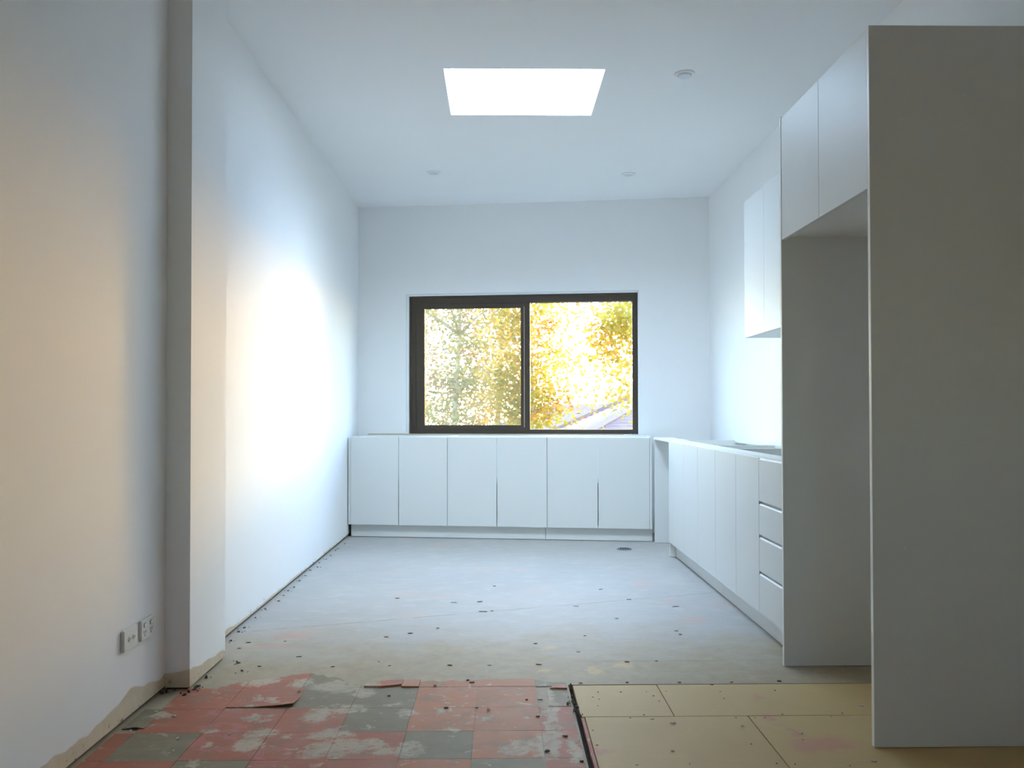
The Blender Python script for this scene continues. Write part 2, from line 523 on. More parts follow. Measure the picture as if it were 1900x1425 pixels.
M['leaf_green'] = leaf_mat('leaf_yellow_green', [(0.31, 0.30, 0.11), (0.44, 0.36, 0.13), (0.46, 0.27, 0.13)])
M['leaf_gold'] = leaf_mat('leaf_gold', [(0.44, 0.31, 0.06), (0.40, 0.35, 0.07), (0.50, 0.22, 0.07)])

# ------------------------------------------------------------------ room shell
XL, XR, ZC = -1.3053, 1.8486, 2.9611
YREAR = -3.2
WT = 0.24                                       # wall thickness
W0 = Vector((-1.3053, 7.8343, 0))
W1 = Vector((1.8486, 7.4076, 0))
WANG = math.atan2(W1.y - W0.y, W1.x - W0.x)
WLEN = (W1 - W0).length

# floor: a dark structural bed, a screed slab over the far part, tiles and sheets nearer
SX0, SY1 = 0.270, 3.368                          # sheet area: x > SX0, y < SY1
fl = bx('floor', (XL - 0.3, YREAR - 0.2, -0.20), (XR + 0.3, 8.3, -0.020), M['gap'], kind='structure')
scr = MB()
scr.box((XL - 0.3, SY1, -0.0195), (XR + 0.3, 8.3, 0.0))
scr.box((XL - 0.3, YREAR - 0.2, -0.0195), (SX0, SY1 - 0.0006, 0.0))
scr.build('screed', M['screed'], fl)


def tile(poly, mat, z=0.0026, tops=None):
    m = MB().prism(poly, 0.0004, z, tops)
    return m.build('tile', mat, fl)


T = 0.2286
TX, TY = -0.3174, 2.8869
R_, G_, O_ = 'tile_red', 'tile_grey', 'tile_orange'
rows = {  # row j spans TY + (j-1)*T .. TY + j*T ; columns k = -5 .. 2
    -2: {-5: G_, -4: G_, -3: R_, -2: G_, -1: R_, 0: G_, 1: R_, 2: G_},
    -1: {-5: R_, -4: R_, -3: G_, -2: R_, -1: R_, 0: O_, 1: G_, 2: R_},
    0: {-5: R_, -4: G_, -3: R_, -2: R_, -1: R_, 0: G_, 1: O_, 2: R_},
    1: {-4: R_, -3: R_, -2: R_, -1: G_, 0: O_, 1: O_, 2: R_},
    2: {-4: R_, -2: G_, -1: G_, 0: O_, 1: O_, 2: G_},
}
GAPX = 0.262
g = 0.0007
for j, cols in rows.items():
    for k_, mt in cols.items():
        x0, x1 = TX + k_ * T + g, TX + (k_ + 1) * T - g
        y0, y1 = TY + (j - 1) * T + g, TY + j * T - g
        x0 = max(x0, XL + 0.012)
        x1 = min(x1, GAPX)
        if x1 - x0 < 0.01:
            continue
        rnd = random.Random(j * 31 + k_)
        n = 6
        jit = lambda a: a + rnd.uniform(-0.0012, 0.0012)
        poly = [(x0, y0), (x1, y0), (x1, y1), (x0, y1)]
        if (j, k_) == (2, 2):
            # dark grey remnant at the sheet edge, broken on its left and back
            poly = [(0.178, 3.12), (GAPX, 3.12), (GAPX, 3.300), (0.235, 3.315), (0.200, 3.302), (0.180, 3.285), (0.184, 3.20)]
        tile([(jit(a), jit(b)) for a, b in poly], M[mt])
# broken front row of the old tiling against the bare screed
rag = random.Random(5)


def ragged(x0, x1, y0, ys, n=9, amp=0.012):
    pts = [(x0, y0), (x1, y0)]
    for i in range(n + 1):
        s = 1 - i / n
        yy = ys[0] + (ys[1] - ys[0]) * s
        pts.append((x0 + (x1 - x0) * s, yy + (rag.uniform(-amp, amp) if 0 < i < n else 0)))
    return pts


Y2 = TY + 2 * T + g
tile(ragged(-1.10, -1.0045, Y2, (3.36, 3.43)), M['tile_red'])
tile(ragged(-1.0030, -0.7760, Y2, (3.44, 3.53)), M['tile_red'])
tile(ragged(-0.7745, -0.5470, Y2, (3.53, 3.38), amp=0.02), M['tile_grey'])
tile(ragged(-0.3174, -0.0895, Y2, (3.405, 3.428)), M['tile_orange'], 0.0034)
tile(ragged(-0.0880, 0.1395, Y2, (3.428, 3.436), amp=0.004), M['tile_orange'], 0.0034)
tile(ragged(0.1410, 0.2620, Y2, (3.425, 3.385)), M['tile_grey'])
# two red offcuts lying over the grey tiles with their front edges sprung up
tile([(-0.533, 3.343), (-0.46, 3.340), (-0.388, 3.366), (-0.385, 3.43), (-0.45, 3.425), (-0.525, 3.395)], M['tile_red'], 0.0055, [0.005, 0.004, 0.003, 0, 0, 0])
tile([(-0.386, 3.338), (-0.3185, 3.338), (-0.3185, 3.43), (-0.384, 3.42)], M['tile_orange'], 0.0055, [0.004, 0.002, 0, 0])
tile([(0.195, 3.312), (0.261, 3.306), (0.258, 3.36), (0.225, 3.365)], M['tile_red'], 0.0045, [0.004, 0.004, 0, 0])


# the loose red tile with a lifted corner, and the grey one curling against the wall
def curled(x0, x1, y0, y1, corner, lift, mat, base=0.0026):
    bm = bmesh.new()
    N = 6
    top = [[None] * (N + 1) for _ in range(N + 1)]
    bot = [[None] * (N + 1) for _ in range(N + 1)]
    for i in range(N + 1):
        for q in range(N + 1):
            s, t_ = i / N, q / N
            ds, dt = abs(s - corner[0]), abs(t_ - corner[1])
            h = lift * max(0.0, 1 - (ds * 1.3 + dt * 1.6)) ** 1.6
            x, y = x0 + (x1 - x0) * s, y0 + (y1 - y0) * t_
            top[i][q] = bm.verts.new((x, y, base + h))
            bot[i][q] = bm.verts.new((x, y, base - 0.0022 + h))
    for i in range(N):
        for q in range(N):
            bm.faces.new((top[i][q], top[i + 1][q], top[i + 1][q + 1], top[i][q + 1]))
            bm.faces.new((bot[i][q], bot[i][q + 1], bot[i + 1][q + 1], bot[i + 1][q]))
    for i in range(N):
        bm.faces.new((top[i][0], bot[i][0], bot[i + 1][0], top[i + 1][0]))
        bm.faces.new((top[i][N], top[i + 1][N], bot[i + 1][N], bot[i][N]))
        bm.faces.new((top[0][i], top[0][i + 1], bot[0][i + 1], bot[0][i]))
        bm.faces.new((top[N][i], bot[N][i], bot[N][i + 1], top[N][i + 1]))
    bmesh.ops.recalc_face_normals(bm, faces=bm.faces[:])
    mb = MB()
    mb.bm.free()
    mb.bm = bm
    return mb.build('tile', mat, fl)


curled(-1.0025, -0.7570, 3.132, 3.342, (1, 0), 0.013, M['tile_red'], 0.0032)
curled(-1.290, -1.215, 2.925, 3.114, (0.6, 0), 0.007, M['tile_grey'], 0.0032)

# fibre cement sheets beside the tiles
EX = 0.287
def sheet(x0, x1, y0, y1, z=0.0):
    m = MB().box((x0, y0, -0.0190), (x1, y1, z)).bevel(0.0012)
    m.build('sheet', M['board'], fl)


sheet(EX, 0.6185, 3.0185, 3.3600)
sheet(0.6215, XR - 0.004, 3.0180, 3.3620)
sheet(EX + 0.014, 0.8795, 1.80, 3.0150)
sheet(0.8830, XR - 0.004, 1.80, 3.0140)
sheet(EX + 0.014, XR - 0.004, 0.60, 1.797)
sheet(EX + 0.014, XR - 0.004, YREAR, 0.597)
bx('edge_strip', (0.2870, YREAR, -0.0190), (0.2985, 3.012, -0.0010), M['tile_red'], fl)

# walls
wl = MB()
wl.box((XL - WT, YREAR, 0.016), (XL, 7.95, ZC))
wl.build('wall_left', M['wall_foot'], kind='structure')
bx('trim_1', (XL - WT, YREAR, -0.0195), (XL - 0.018, 7.9, 0.0155), M['gap'], kind='structure')
pil = bx('trim_2', (XL + 0.0005, 3.335, 0.010), (-1.2090, 3.762, ZC - 0.0005), M['wall_foot'], kind='structure')
tag(pil, 'shallow white wall pilaster standing out from the left wall')
bx('trim_3', (XL + 0.002, 3.350, 0.0), (-1.222, 3.750, 0.0095), M['gap'], kind='structure')
bx('wall_right', (XR, YREAR, 0.0), (XR + WT, 7.8, ZC), M['paint'], kind='structure')
wr = MB()
RX0, RX1, RZ0, RZ1 = -0.10, 0.50, 1.10, 1.95      # unseen window opening added behind the camera to fill the foreground
wr.box((XL - WT, YREAR - WT, 0.0), (RX0, YREAR - 0.001, ZC))
wr.box((RX1, YREAR - WT, 0.0), (XR + WT, YREAR - 0.001, ZC))
wr.box((RX0, YREAR - WT, RZ1), (RX1, YREAR - 0.001, ZC))
wr.box((RX0, YREAR - WT, 0.0), (RX1, YREAR - 0.001, RZ0))
wr.build('wall_rear', M['paint'], kind='structure')
w3 = thing('fill_window', 'small unseen rear window added behind the camera for fill light', None, (0.25, YREAR - 0.12, RZ0))
tag(w3, kind='structure')
fw = MB()
hw, hh = (RX1 - RX0) / 2 - 0.001, RZ1 - RZ0 - 0.001
fw.box((-hw, -0.04, 0.001), (-hw + 0.06, 0.04, hh))
fw.box((hw - 0.06, -0.04, 0.001), (hw, 0.04, hh))
fw.box((-0.035, -0.04, 0.06), (0.035, 0.04, hh - 0.06))
fw.box((-hw + 0.06, -0.04, 0.001), (hw - 0.06, 0.04, 0.06))
fw.box((-hw + 0.06, -0.04, hh - 0.06), (hw - 0.06, 0.04, hh))
fw.build('frame', M['frame'], w3)
bx('pane', (-hw + 0.0605, -0.003, 0.0605), (-0.0355, 0.003, hh - 0.0605), M['glass'], w3)
bx('pane', (0.0355, -0.003, 0.0605), (hw - 0.0605, 0.003, hh - 0.0605), M['glass'], w3)

# back wall, in its own frame: u along the wall, v behind it
HU0, HU1, HZ0, HZ1 = 0.451, 2.566, 0.8640, 2.152
wb = MB()
wb.box((-0.35, 0, 0.0), (HU0, WT, ZC))
wb.box((HU1, 0, 0.0), (WLEN + 0.35, WT, ZC))
wb.box((HU0, 0, 0.0), (HU1, WT, HZ0))
wb.box((HU0, 0, HZ1), (HU1, WT, ZC))
bmesh.ops.remove_doubles(wb.bm, verts=wb.bm.verts[:], dist=1e-5)
wbo = wb.build('wall_back', M['paint'], kind='structure')
wbo.location = W0
wbo.rotation_euler = (0, 0, WANG)

# ceiling with the skylight opening
KX0, KX1, KY0, KY1 = -0.304, 0.584, 4.621, 5.348
ce = MB()
CT = 0.14
ce.box((XL - WT, YREAR - WT, ZC), (KX0, 8.2, ZC + CT))
ce.box((KX1, YREAR - WT, ZC), (XR + WT, 8.2, ZC + CT))
ce.box((KX0, YREAR - WT, ZC), (KX1, KY0, ZC + CT))
ce.box((KX0, KY1, ZC), (KX1, 8.2, ZC + CT))
ce.build('ceiling', M['ceiling'], kind='structure')
w2 = thing('window_2', 'square skylight set flush in the white ceiling', None, (0.14, 4.985, ZC))
tag(w2, kind='structure')
kx, ky = (KX1 - KX0) / 2, (KY1 - KY0) / 2
kb = MB()
kb.box((-kx - 0.06, -ky - 0.06, CT + 0.0005), (kx + 0.06, -ky + 0.02, CT + 0.05))
kb.box((-kx - 0.06, ky - 0.02, CT + 0.0005), (kx + 0.06, ky + 0.06, CT + 0.05))
kb.box((-kx - 0.06, -ky + 0.02, CT + 0.0005), (-kx + 0.02, ky - 0.02, CT + 0.05))
kb.box((kx - 0.02, -ky + 0.02, CT + 0.0005), (kx + 0.06, ky - 0.02, CT + 0.05))
kb.build('skylight_frame', M['downlight'], w2)
bx('pane', (-kx + 0.021, -ky + 0.021, CT + 0.020), (kx - 0.021, ky - 0.021, CT + 0.026), M['glass'], w2)

# window in the back wall
win = thing('window_1', 'dark bronze aluminium sliding window over the back bench', None, W0, WANG)
tag(win, kind='structure')
V0 = 0.060
FU0, FU1, FZ0, FZ1 = 0.471, 2.558, 0.8690, 2.136
lin = MB()
lin.box((HU0 + 0.0005, 0.030, HZ0 + 0.005), (FU0 - 0.0005, 0.150, HZ1 - 0.0005))
lin.box((FU0, 0.030, FZ1 + 0.0005), (HU1 - 0.0005, 0.150, HZ1 - 0.0005))
lin.box((FU1 + 0.0005, 0.030, HZ0 + 0.005), (HU1 - 0.0005, 0.150, FZ1 - 0.0005))
lin.build('reveal_lining', M['paint'], win)


def fr(name, u0, u1, z0, z1, v0, v1, mat='frame', bev=0.002, parent=None):
    return bx(name, (u0, v0, z0), (u1, v1, z1), M[mat], parent or win, bev)


outer = MB()
outer.box((FU0, V0, FZ0), (0.532, V0 + 0.09, FZ1))
outer.box((2.510, V0, FZ0), (FU1, V0 + 0.09, FZ1))
outer.box((0.532, V0, 2.066), (2.510, V0 + 0.09, FZ1))
outer.box((0.532, V0, FZ0), (2.510, V0 + 0.09, 0.9105))
fo = outer.build('frame', M['frame'], win)
# raised beads that give the extrusion its stepped section
bd = MB()
bd.box((FU0, V0 - 0.006, FZ0), (FU0 + 0.018, V0 - 0.0003, FZ1))
bd.box((FU1 - 0.014, V0 - 0.006, FZ0), (FU1, V0 - 0.0003, FZ1))
bd.box((FU0 + 0.018, V0 - 0.006, FZ1 - 0.018), (FU1 - 0.014, V0 - 0.0003, FZ1))
bd.build('frame_bead', M['frame'], win)
sash = MB()
sv0, sv1 = V0 + 0.004, V0 + 0.040
sash.box((0.5325, sv0, 0.9110), (0.612, sv1, 2.0655))
sash.box((1.5040, sv0, 0.9110), (1.588, sv1, 2.0655))
sash.box((0.612, sv0, 2.020), (1.5040, sv1, 2.0655))
sash.box((0.612, sv0, 0.9110), (1.5040, sv1, 0.9490))
so = sash.build('sash', M['frame'], win)
bx('pane', (0.612, sv0 + 0.016, 0.949), (1.504, sv0 + 0.022, 2.020), M['glass'], so)
bx('insect_screen', (0.5335, V0 + 0.060, 0.912), (1.575, V0 + 0.0615, 2.0650), M['screen'], win)
bx('pane', (1.5885, V0 + 0.055, 0.9110), (2.5095, V0 + 0.061, 2.0655), M['glass'], win)
bx('seal', (1.5330, sv0 - 0.003, 0.9300), (1.5390, sv0 - 0.0003, 2.0300), M['seal'], so)
lt = MB()
lt.box((1.553, sv0 - 0.014, 1.395), (1.569, sv0 - 0.0003, 1.475))
lt.box((1.556, sv0 - 0.026, 1.420), (1.566, sv0 - 0.014, 1.442))
lt.bevel(0.002).build('latch', M['frame'], so)
bx('sill_strip', (HU0 + 0.001, 0.0, HZ0 + 0.0003), (HU1 - 0.001, 0.150, HZ0 + 0.0045), M['edge_band'], win)

# ------------------------------------------------------------------ cabinets
def open_carcass(root, w, d, z0, z1, parent_mat='carcass', left=True, right=True, shelf=None, rail=0.10, yb=0.019):
    th = 0.016
    pm = M[parent_mat]
    bx('side_panel', (0.0005, yb, z0), (th, d, z1), pm, root)
    bx('side_panel', (w - th, yb, z0), (w - 0.0005, d, z1), pm, root)
    bx('bottom_panel', (th + 0.0005, yb, z0), (w - th - 0.0005, d - 0.017, z0 + th), pm, root)
    bx('back_panel', (th + 0.0005, d - 0.016, z0), (w - th - 0.0005, d, z1), pm, root)
    if rail:
        bx('front_rail', (th + 0.0005, yb, z1 - th), (w - th - 0.0005, yb + rail, z1), pm, root)
        bx('back_rail', (th + 0.0005, d - 0.017 - 0.08, z1 - th), (w - th - 0.0005, d - 0.0165, z1), pm, root)
    if shelf:
        bx('shelf', (th + 0.0008, yb + 0.006, shelf), (w - th - 0.0008, d - 0.0175, shelf + th), pm, root)


def door(root, x0, x1, z0, z1, name='door', bev=0.0012):
    return bx(name, (x0, 0.0, z0), (x1, 0.018, z1), M['melamine'], root, bev)


ZB, ZT = 0.110, 0.862
# back bench: three open-topped units in a row under the window
BANG = math.radians(-8.0)
B0 = Vector((-1.2955, 7.2880, 0))
bu = Vector((math.cos(BANG), math.sin(BANG), 0))
bw_labels = [
    'white two-door base cabinet under the window, leftmost, against the left wall',
    'white two-door base cabinet in the middle of the run under the window',
    'white two-door base cabinet under the window, rightmost, by the corner panel']
BW = 0.8435
for i in range(3):
    off = 0.018 + i * (BW + 0.001)
    t = thing('base_cabinet', bw_labels[i], 'cabinet', B0 + bu * off, BANG, 'open-topped base cabinets under the window')
    open_carcass(t, BW, 0.535, ZB, ZT, shelf=0.47)
    h = BW / 2
    door(t, 0.0015, h - 0.003, ZB, 0.856)
    door(t, h + 0.003, BW - 0.0015, ZB, 0.856)
    if i == 0:
        bx('filler_strip', (-0.0200, 0.002, ZB), (-0.0005, 0.020, 0.857), M['melamine'], t)
    if i == 2:
        bx('end_panel', (BW + 0.0006, 0.0, ZB), (BW + 0.0186, 0.530, ZT), M['melamine'], t, 0.001)
kx1 = 1.6500
for q, (a, b_) in enumerate(((0.010, 1.690), (1.6925, 2.572))):
    t = thing('kickboard', ['long pale kickboard under the window cabinets, left of the joint', 'short pale kickboard under the window cabinets, right of the joint'][q], 'kickboard', B0 + bu * a, BANG, 'kickboards of the window run')
    bx('board', (0, 0.045, 0.004), (b_ - a, 0.061, ZB - 0.002), M['melamine'], t, 0.001)

# filler panel running down to the floor in the corner, and the rail above it
t = thing('corner_filler', 'narrow white panel running to the floor in the corner between both cabinet runs', 'panel', (1.2660, 6.905, 0), 0)
bx('panel', (0, 0, 0.002), (0.215, 0.018, 0.8600), M['melamine'], t, 0.001)
t = thing('corner_rail', 'flat white rail lying level across the open corner of the benches', 'rail', (1.258, 6.265, 0.846), 0)
bx('rail', (0, 0, 0), (0.148, 0.636, 0.016), M['carcass'], t, 0.001)

# right-hand run along the wall (local x runs towards the camera, local y towards the wall)
RANG = -math.pi / 2
RX = 1.250
ys = [6.249, 5.343, 4.901, 4.073, 3.606]
seams = [5.752, None, 4.474, None]
rl = ['white two-door base cabinet at the far end of the right-hand run',
      'narrow single-door white base cabinet, second from the far end of the right-hand run',
      'white two-door base cabinet beside the drawer unit on the right-hand run',
      'white four-drawer base cabinet against the fridge recess panel']
RD = 0.585
for i in range(4):
    w = ys[i] - ys[i + 1] - 0.001
    nm = 'drawer_cabinet' if i == 3 else 'base_cabinet'
    t = thing(nm, rl[i], 'cabinet', (RX, ys[i], 0), RANG, 'open-topped base cabinets along the right wall')
    open_carcass(t, w, RD, ZB, ZT, shelf=None if i == 3 else 0.47)
    if i == 3:
        for z0, z1 in ((0.110, 0.3010), (0.3130, 0.4760), (0.4880, 0.6370), (0.6490, 0.856)):
            m = MB()
            prof = [(0.0, z0), (0.0, z1 - 0.008), (0.006, z1 - 0.001), (0.018, z1), (0.018, z0)]
            va = [m.bm.verts.new((0.002, y, z)) for y, z in prof]
            vb = [m.bm.verts.new((w - 0.002, y, z)) for y, z in prof]
            m.bm.faces.new(va)
            m.bm.faces.new(vb[::-1])
            for q in range(5):
                m.bm.faces.new((va[q], vb[q], vb[(q + 1) % 5], va[(q + 1) % 5]))
            bmesh.ops.recalc_face_normals(m.bm, faces=m.bm.faces[:])
            dr = m.build('drawer', M['melamine'], t)
            if z1 < 0.8:
                bx('finger_pull', (0.004, 0.0186, z1 - 0.022), (w - 0.004, 0.0290, z1 + 0.002), M['edge_band'], dr)
    elif seams[i]:
        s = ys[i] - seams[i]
        door(t, 0.0015, s - 0.0012, ZB, 0.856)
        door(t, s + 0.0012, w - 0.0015, ZB, 0.856)
    else:
        door(t, 0.0015, w - 0.0015, ZB, 0.856)
for q, (ya, yb_) in enumerate(((6.2450, 4.944), (4.9415, 3.607))):
    t = thing('kickboard', ['pale kickboard under the right-hand run, far half', 'pale kickboard under the right-hand run, near half beside the fridge panel'][q], 'kickboard', (RX, ya, 0), RANG, 'kickboards of the right-hand run')
    bx('board', (0, 0.052, 0.003), (ya - yb_, 0.068, ZB - 0.002), M['melamine'], t, 0.001)
    if q == 0:
        bx('end_return', (-0.0175, 0.006, 0.003), (-0.0005, 0.060, ZB - 0.002), M['melamine'], t)

# fridge surround: two tall panels and the cabinet bridging them
PX = 1.2045
labs = ['tall white panel nearest the camera, its broad face in shadow', 'tall white panel on the far side of the empty fridge recess']
for q, (y0, y1) in enumerate(((2.7215, 2.7395), (3.5850, 3.6030))):
    t = thing('tall_panel', labs[q], 'panel', (PX, y0, 0), 0, 'tall end panels of the fridge recess')
    bx('panel', (0, 0, 0.003), (XR - PX - 0.003, y1 - y0, 2.3400), M['melamine'], t)
    bx('edge_strip', (-0.0012, 0.0004, 0.003), (-0.0001, y1 - y0 - 0.0004, 2.3400), M['edge_band'], t)
    if q == 0:
        for (a, z) in ((0.104, 2.032), (0.310, 2.112), (0.104, 0.64)):
            MB().lathe([(0.0005, -0.0008), (0.003, -0.0008), (0.003, -0.0001)], 10, 'y', (a, 0, z)).build('screw_cap', M['port'], t)
t = thing('overhead_cabinet', 'white two-door overhead cabinet bridging the top of the fridge recess', 'cabinet', (PX, 3.5840, 0), RANG)
w = 3.5840 - 2.7405
z0, z1 = 1.8116, 2.3380
bx('side_panel', (0.0006, 0.020, z0 + 0.014), (0.016, 0.640, z1), M['carcass'], t)
bx('side_panel', (w - 0.016, 0.020, z0 + 0.014), (w - 0.0006, 0.640, z1), M['carcass'], t)
bx('bottom_panel', (0.0165, 0.020, z0 + 0.014), (w - 0.0165, 0.640, z0 + 0.030), M['carcass'], t)
bx('top_panel', (0.0165, 0.020, z1 - 0.016), (w - 0.0165, 0.640, z1), M['carcass'], t)
bx('back_panel', (0.0165, 0.624, z0 + 0.0305), (w - 0.0165, 0.640, z1 - 0.0165), M['carcass'], t)
door(t, 0.002, w / 2 - 0.0015, z0, z1 - 0.004)
door(t, w / 2 + 0.0015, w - 0.002, z0, z1 - 0.004)

# wall cabinets above the right-hand run
UX = 1.530
ul = ['white two-door wall cabinet high on the right wall, nearest the window', 'white two-door wall cabinet high on the right wall, tucked behind the fridge panel']
for q, (ya, yb_) in enumerate(((5.255, 4.470), (4.469, 3.606))):
    t = thing('wall_cabinet', ul[q], 'cabinet', (UX, ya, 0), RANG, 'wall cabinets on the right wall')
    w = ya - yb_ - 0.001
    z0, z1, d = 1.535, 2.385, XR - UX - 0.002
    bx('side_panel', (0.0, 0.0195, z0), (0.016, d, z1), M['carcass'], t)
    bx('side_panel', (w - 0.016, 0.0195, z0), (w, d, z1), M['carcass'], t)
    bx('bottom_panel', (0.0165, 0.0195, z0), (w - 0.0165, d, z0 + 0.016), M['carcass'], t)
    bx('top_panel', (0.0165, 0.0195, z1 - 0.016), (w - 0.0165, d, z1), M['carcass'], t)
    door(t, 0.001, w / 2 - 0.0012, z0, z1 - 0.002)
    door(t, w / 2 + 0.0012, w - 0.001, z0, z1 - 0.002)

# batten and scraps on the window bench
bn = MB().box((0.100, -0.024, 0), (2.430, -0.004, 0.010)).bevel(0.001).build('timber_batten', M['timber'])
bn.location = W0 + Vector((0, 0, ZT + 0.0006))
bn.rotation_euler = (0, 0, WANG)
tag(bn, 'long thin raw timber batten lying along the bench foot of the window', 'batten')
for q, (u, l, a) in enumerate(((2.475, 0.050, 0.3), (2.520, 0.034, -0.4))):
    m = MB().prism([(-l / 2, -0.012), (l / 2, -0.008), (l / 2 - 0.006, 0.012), (-l / 2 + 0.004, 0.010)], 0, 0.008, [0, 0.004, 0.003, 0])
    o = m.build('plaster_offcut', M['chip'])
    p = W0 + Vector((math.cos(WANG) * u - math.sin(WANG) * -0.03, math.sin(WANG) * u + math.cos(WANG) * -0.03, ZT + 0.0006))
    o.location = p
    o.rotation_euler = (0, 0, WANG + a)
    tag(o, ['pale plaster offcut at the right end of the window sill, the larger', 'small pale plaster offcut in the right corner of the window sill'][q], 'offcut', 'plaster offcuts on the bench')

# ------------------------------------------------------------------ fittings
dl = [((1.034, 4.679), 'round white downlight nearest the camera, right of the skylight'),
      ((-0.515, 6.656), 'round white downlight near the back wall, on the left'),
      ((1.027, 6.688), 'round white downlight near the back wall, on the right')]
for q, ((x, y), lb) in enumerate(dl):
    t = thing('downlight', lb, 'light', (x, y, ZC), 0, 'ceiling downlights')
    MB().lathe([(0.030, -0.002), (0.042, -0.010), (0.052, -0.0075), (0.0575, -0.0035), (0.0575, -0.0004), (0.030, -0.0004)], 40).build('trim_ring', M['downlight'], t, smooth=True)
    drop = 0.016 if q == 0 else 0.008
    MB().lathe([(0.0002, -drop), (0.036, -drop), (0.039, -drop + 0.003), (0.0395, -0.002), (0.0002, -0.002)], 32).build('lamp_face', M['lens'], t)

# drain
t = thing('floor_drain', 'small round floor drain grate near the corner panel', 'drain', (0.972, 6.612, 0.0003), 0)
MB().lathe([(0.060, 0.0), (0.060, 0.004), (0.050, 0.005), (0.050, 0.0)], 32).build('rim', M['grate'], t)
MB().lathe([(0.0002, 0.0002), (0.050, 0.0002), (0.050, 0.0010), (0.0002, 0.0010)], 32).build('well', M['slot'], t)
for k_ in range(5):
    x = -0.036 + k_ * 0.018
    hl = math.sqrt(0.049 ** 2 - x ** 2)
    bx('bar', (x - 0.003, -hl, 0.0014), (x + 0.003, hl, 0.0044), M['grate'], t)

# wall plates on the left wall (local x = out of the wall, y along it)
t = thing('data_plate', 'white wall plate with two round sockets, low on the left wall', 'socket', (XL + 0.0006, 3.002, 0.2920), 0)
MB().box((0, -0.0565, -0.0370), (0.012, 0.0565, 0.0370)).bevel(0.0022, 2).build('plate', M['plate'], t)
for y in (-0.016, 0.020):
    MB().lathe([(0.0088, 0.0121), (0.0088, 0.0150), (0.0070, 0.0158), (0.0052, 0.0158), (0.0050, 0.0125)], 20, 'x', (0, y, 0.0)).build('port', M['port'], t)
t = thing('power_outlet', 'white double power outlet beside the pilaster, low on the left wall', 'socket', (XL + 0.0006, 3.144, 0.2910), 0)
MB().box((0, -0.0565, -0.0370), (0.012, 0.0565, 0.0370)).bevel(0.0022, 2).build('plate', M['plate'], t)
for y in (-0.027, 0.027):
    sw = bx('rocker_switch', (0.0122, y - 0.0075, 0.0100), (0.0150, y + 0.0075, 0.0230), M['port'], t, 0.001)
    bx('switch_recess', (0.01205, y - 0.0095, 0.0085), (0.0125, y + 0.0095, 0.0245), M['slot'], t)
    sl_ = MB()
    sl_.box((0.01205, y - 0.0085, -0.0120), (0.0126, y - 0.0060, -0.0030))
    sl_.box((0.01205, y + 0.0060, -0.0120), (0.0126, y + 0.0085, -0.0030))
    sl_.box((0.01205, y - 0.0012, -0.0240), (0.0126, y + 0.0012, -0.0150))
    sl_.build('socket_slots', M['slot'], t)

# ------------------------------------------------------------------ debris on the floor
def flake_proto(seed, n=7):
    r = random.Random(seed)
    pts = []
    for i in range(n):
        a = 2 * math.pi * i / n
        q = r.uniform(0.55, 1.0)
        pts.append((math.cos(a) * q * 0.5, math.sin(a) * q * 0.5))
    tops = [r.uniform(-0.3, 0.9) for _ in range(n)]
    m = MB().prism(pts, 0, 1.0, tops)
    me = bpy.data.meshes.new('flake')
    m.bm.to_mesh(me)
    m.bm.free()
    return me


flakes = {'dark': [], 'chip': []}
for kind_ in flakes:
    for s in range(4):
        me = flake_proto(s + 10)
        me.materials.append(M[kind_])
        flakes[kind_].append(me)
rd = random.Random(21)
ORD = ['first', 'second', 'third', 'fourth', 'fifth', 'sixth', 'seventh', 'eighth', 'ninth', 'tenth', 'eleventh', 'twelfth', 'thirteenth', 'fourteenth', 'fifteenth']


def scatter(pts, name, what, where, group, kind_, z, sx=(0.012, 0.028), sy=(0.006, 0.014), sz=(0.0015, 0.0035)):
    pts = sorted(pts, key=lambda p: p[0] / p[1])
    for i, (x, y) in enumerate(pts):
        o = bpy.data.objects.new(name, rd.choice(flakes[kind_]))
        C.objects.link(o)
        o.location = (x, y, z)
        o.rotation_euler = (0, 0, rd.uniform(-0.4, 0.4))
        o.scale = (rd.uniform(*sx), rd.uniform(*sy), rd.uniform(*sz))
        tag(o, '%s from the left of the %s %s' % (ORD[i], what, where), 'debris', group)


def grit(pts, name, label, kind_, z, sx, sy, sz, extra=2):
    bm = bmesh.new()
    for (x, y) in pts:
        for e in range(1 + extra):
            b0 = len(bm.verts)
            bm.from_mesh(rd.choice(flakes[kind_]))
            bm.verts.ensure_lookup_table()
            f = 1.0 if e == 0 else 0.45
            ang = rd.uniform(-0.4, 0.4)
            dx, dy = (0, 0) if e == 0 else (rd.uniform(-0.03, 0.03), rd.uniform(-0.03, 0.03))
            mt = Matrix.Translation((x + dx, y + dy, z)) @ Matrix.Rotation(ang, 4, 'Z') @ Matrix.Diagonal((rd.uniform(*sx) * f, rd.uniform(*sy) * f, rd.uniform(*sz) * f, 1))
            bmesh.ops.transform(bm, matrix=mt, verts=bm.verts[b0:])
    mb = MB()
    mb.bm.free()
    mb.bm = bm
    o = mb.build(name, M[kind_], None, 'stuff')
    return tag(o, label, 'debris')


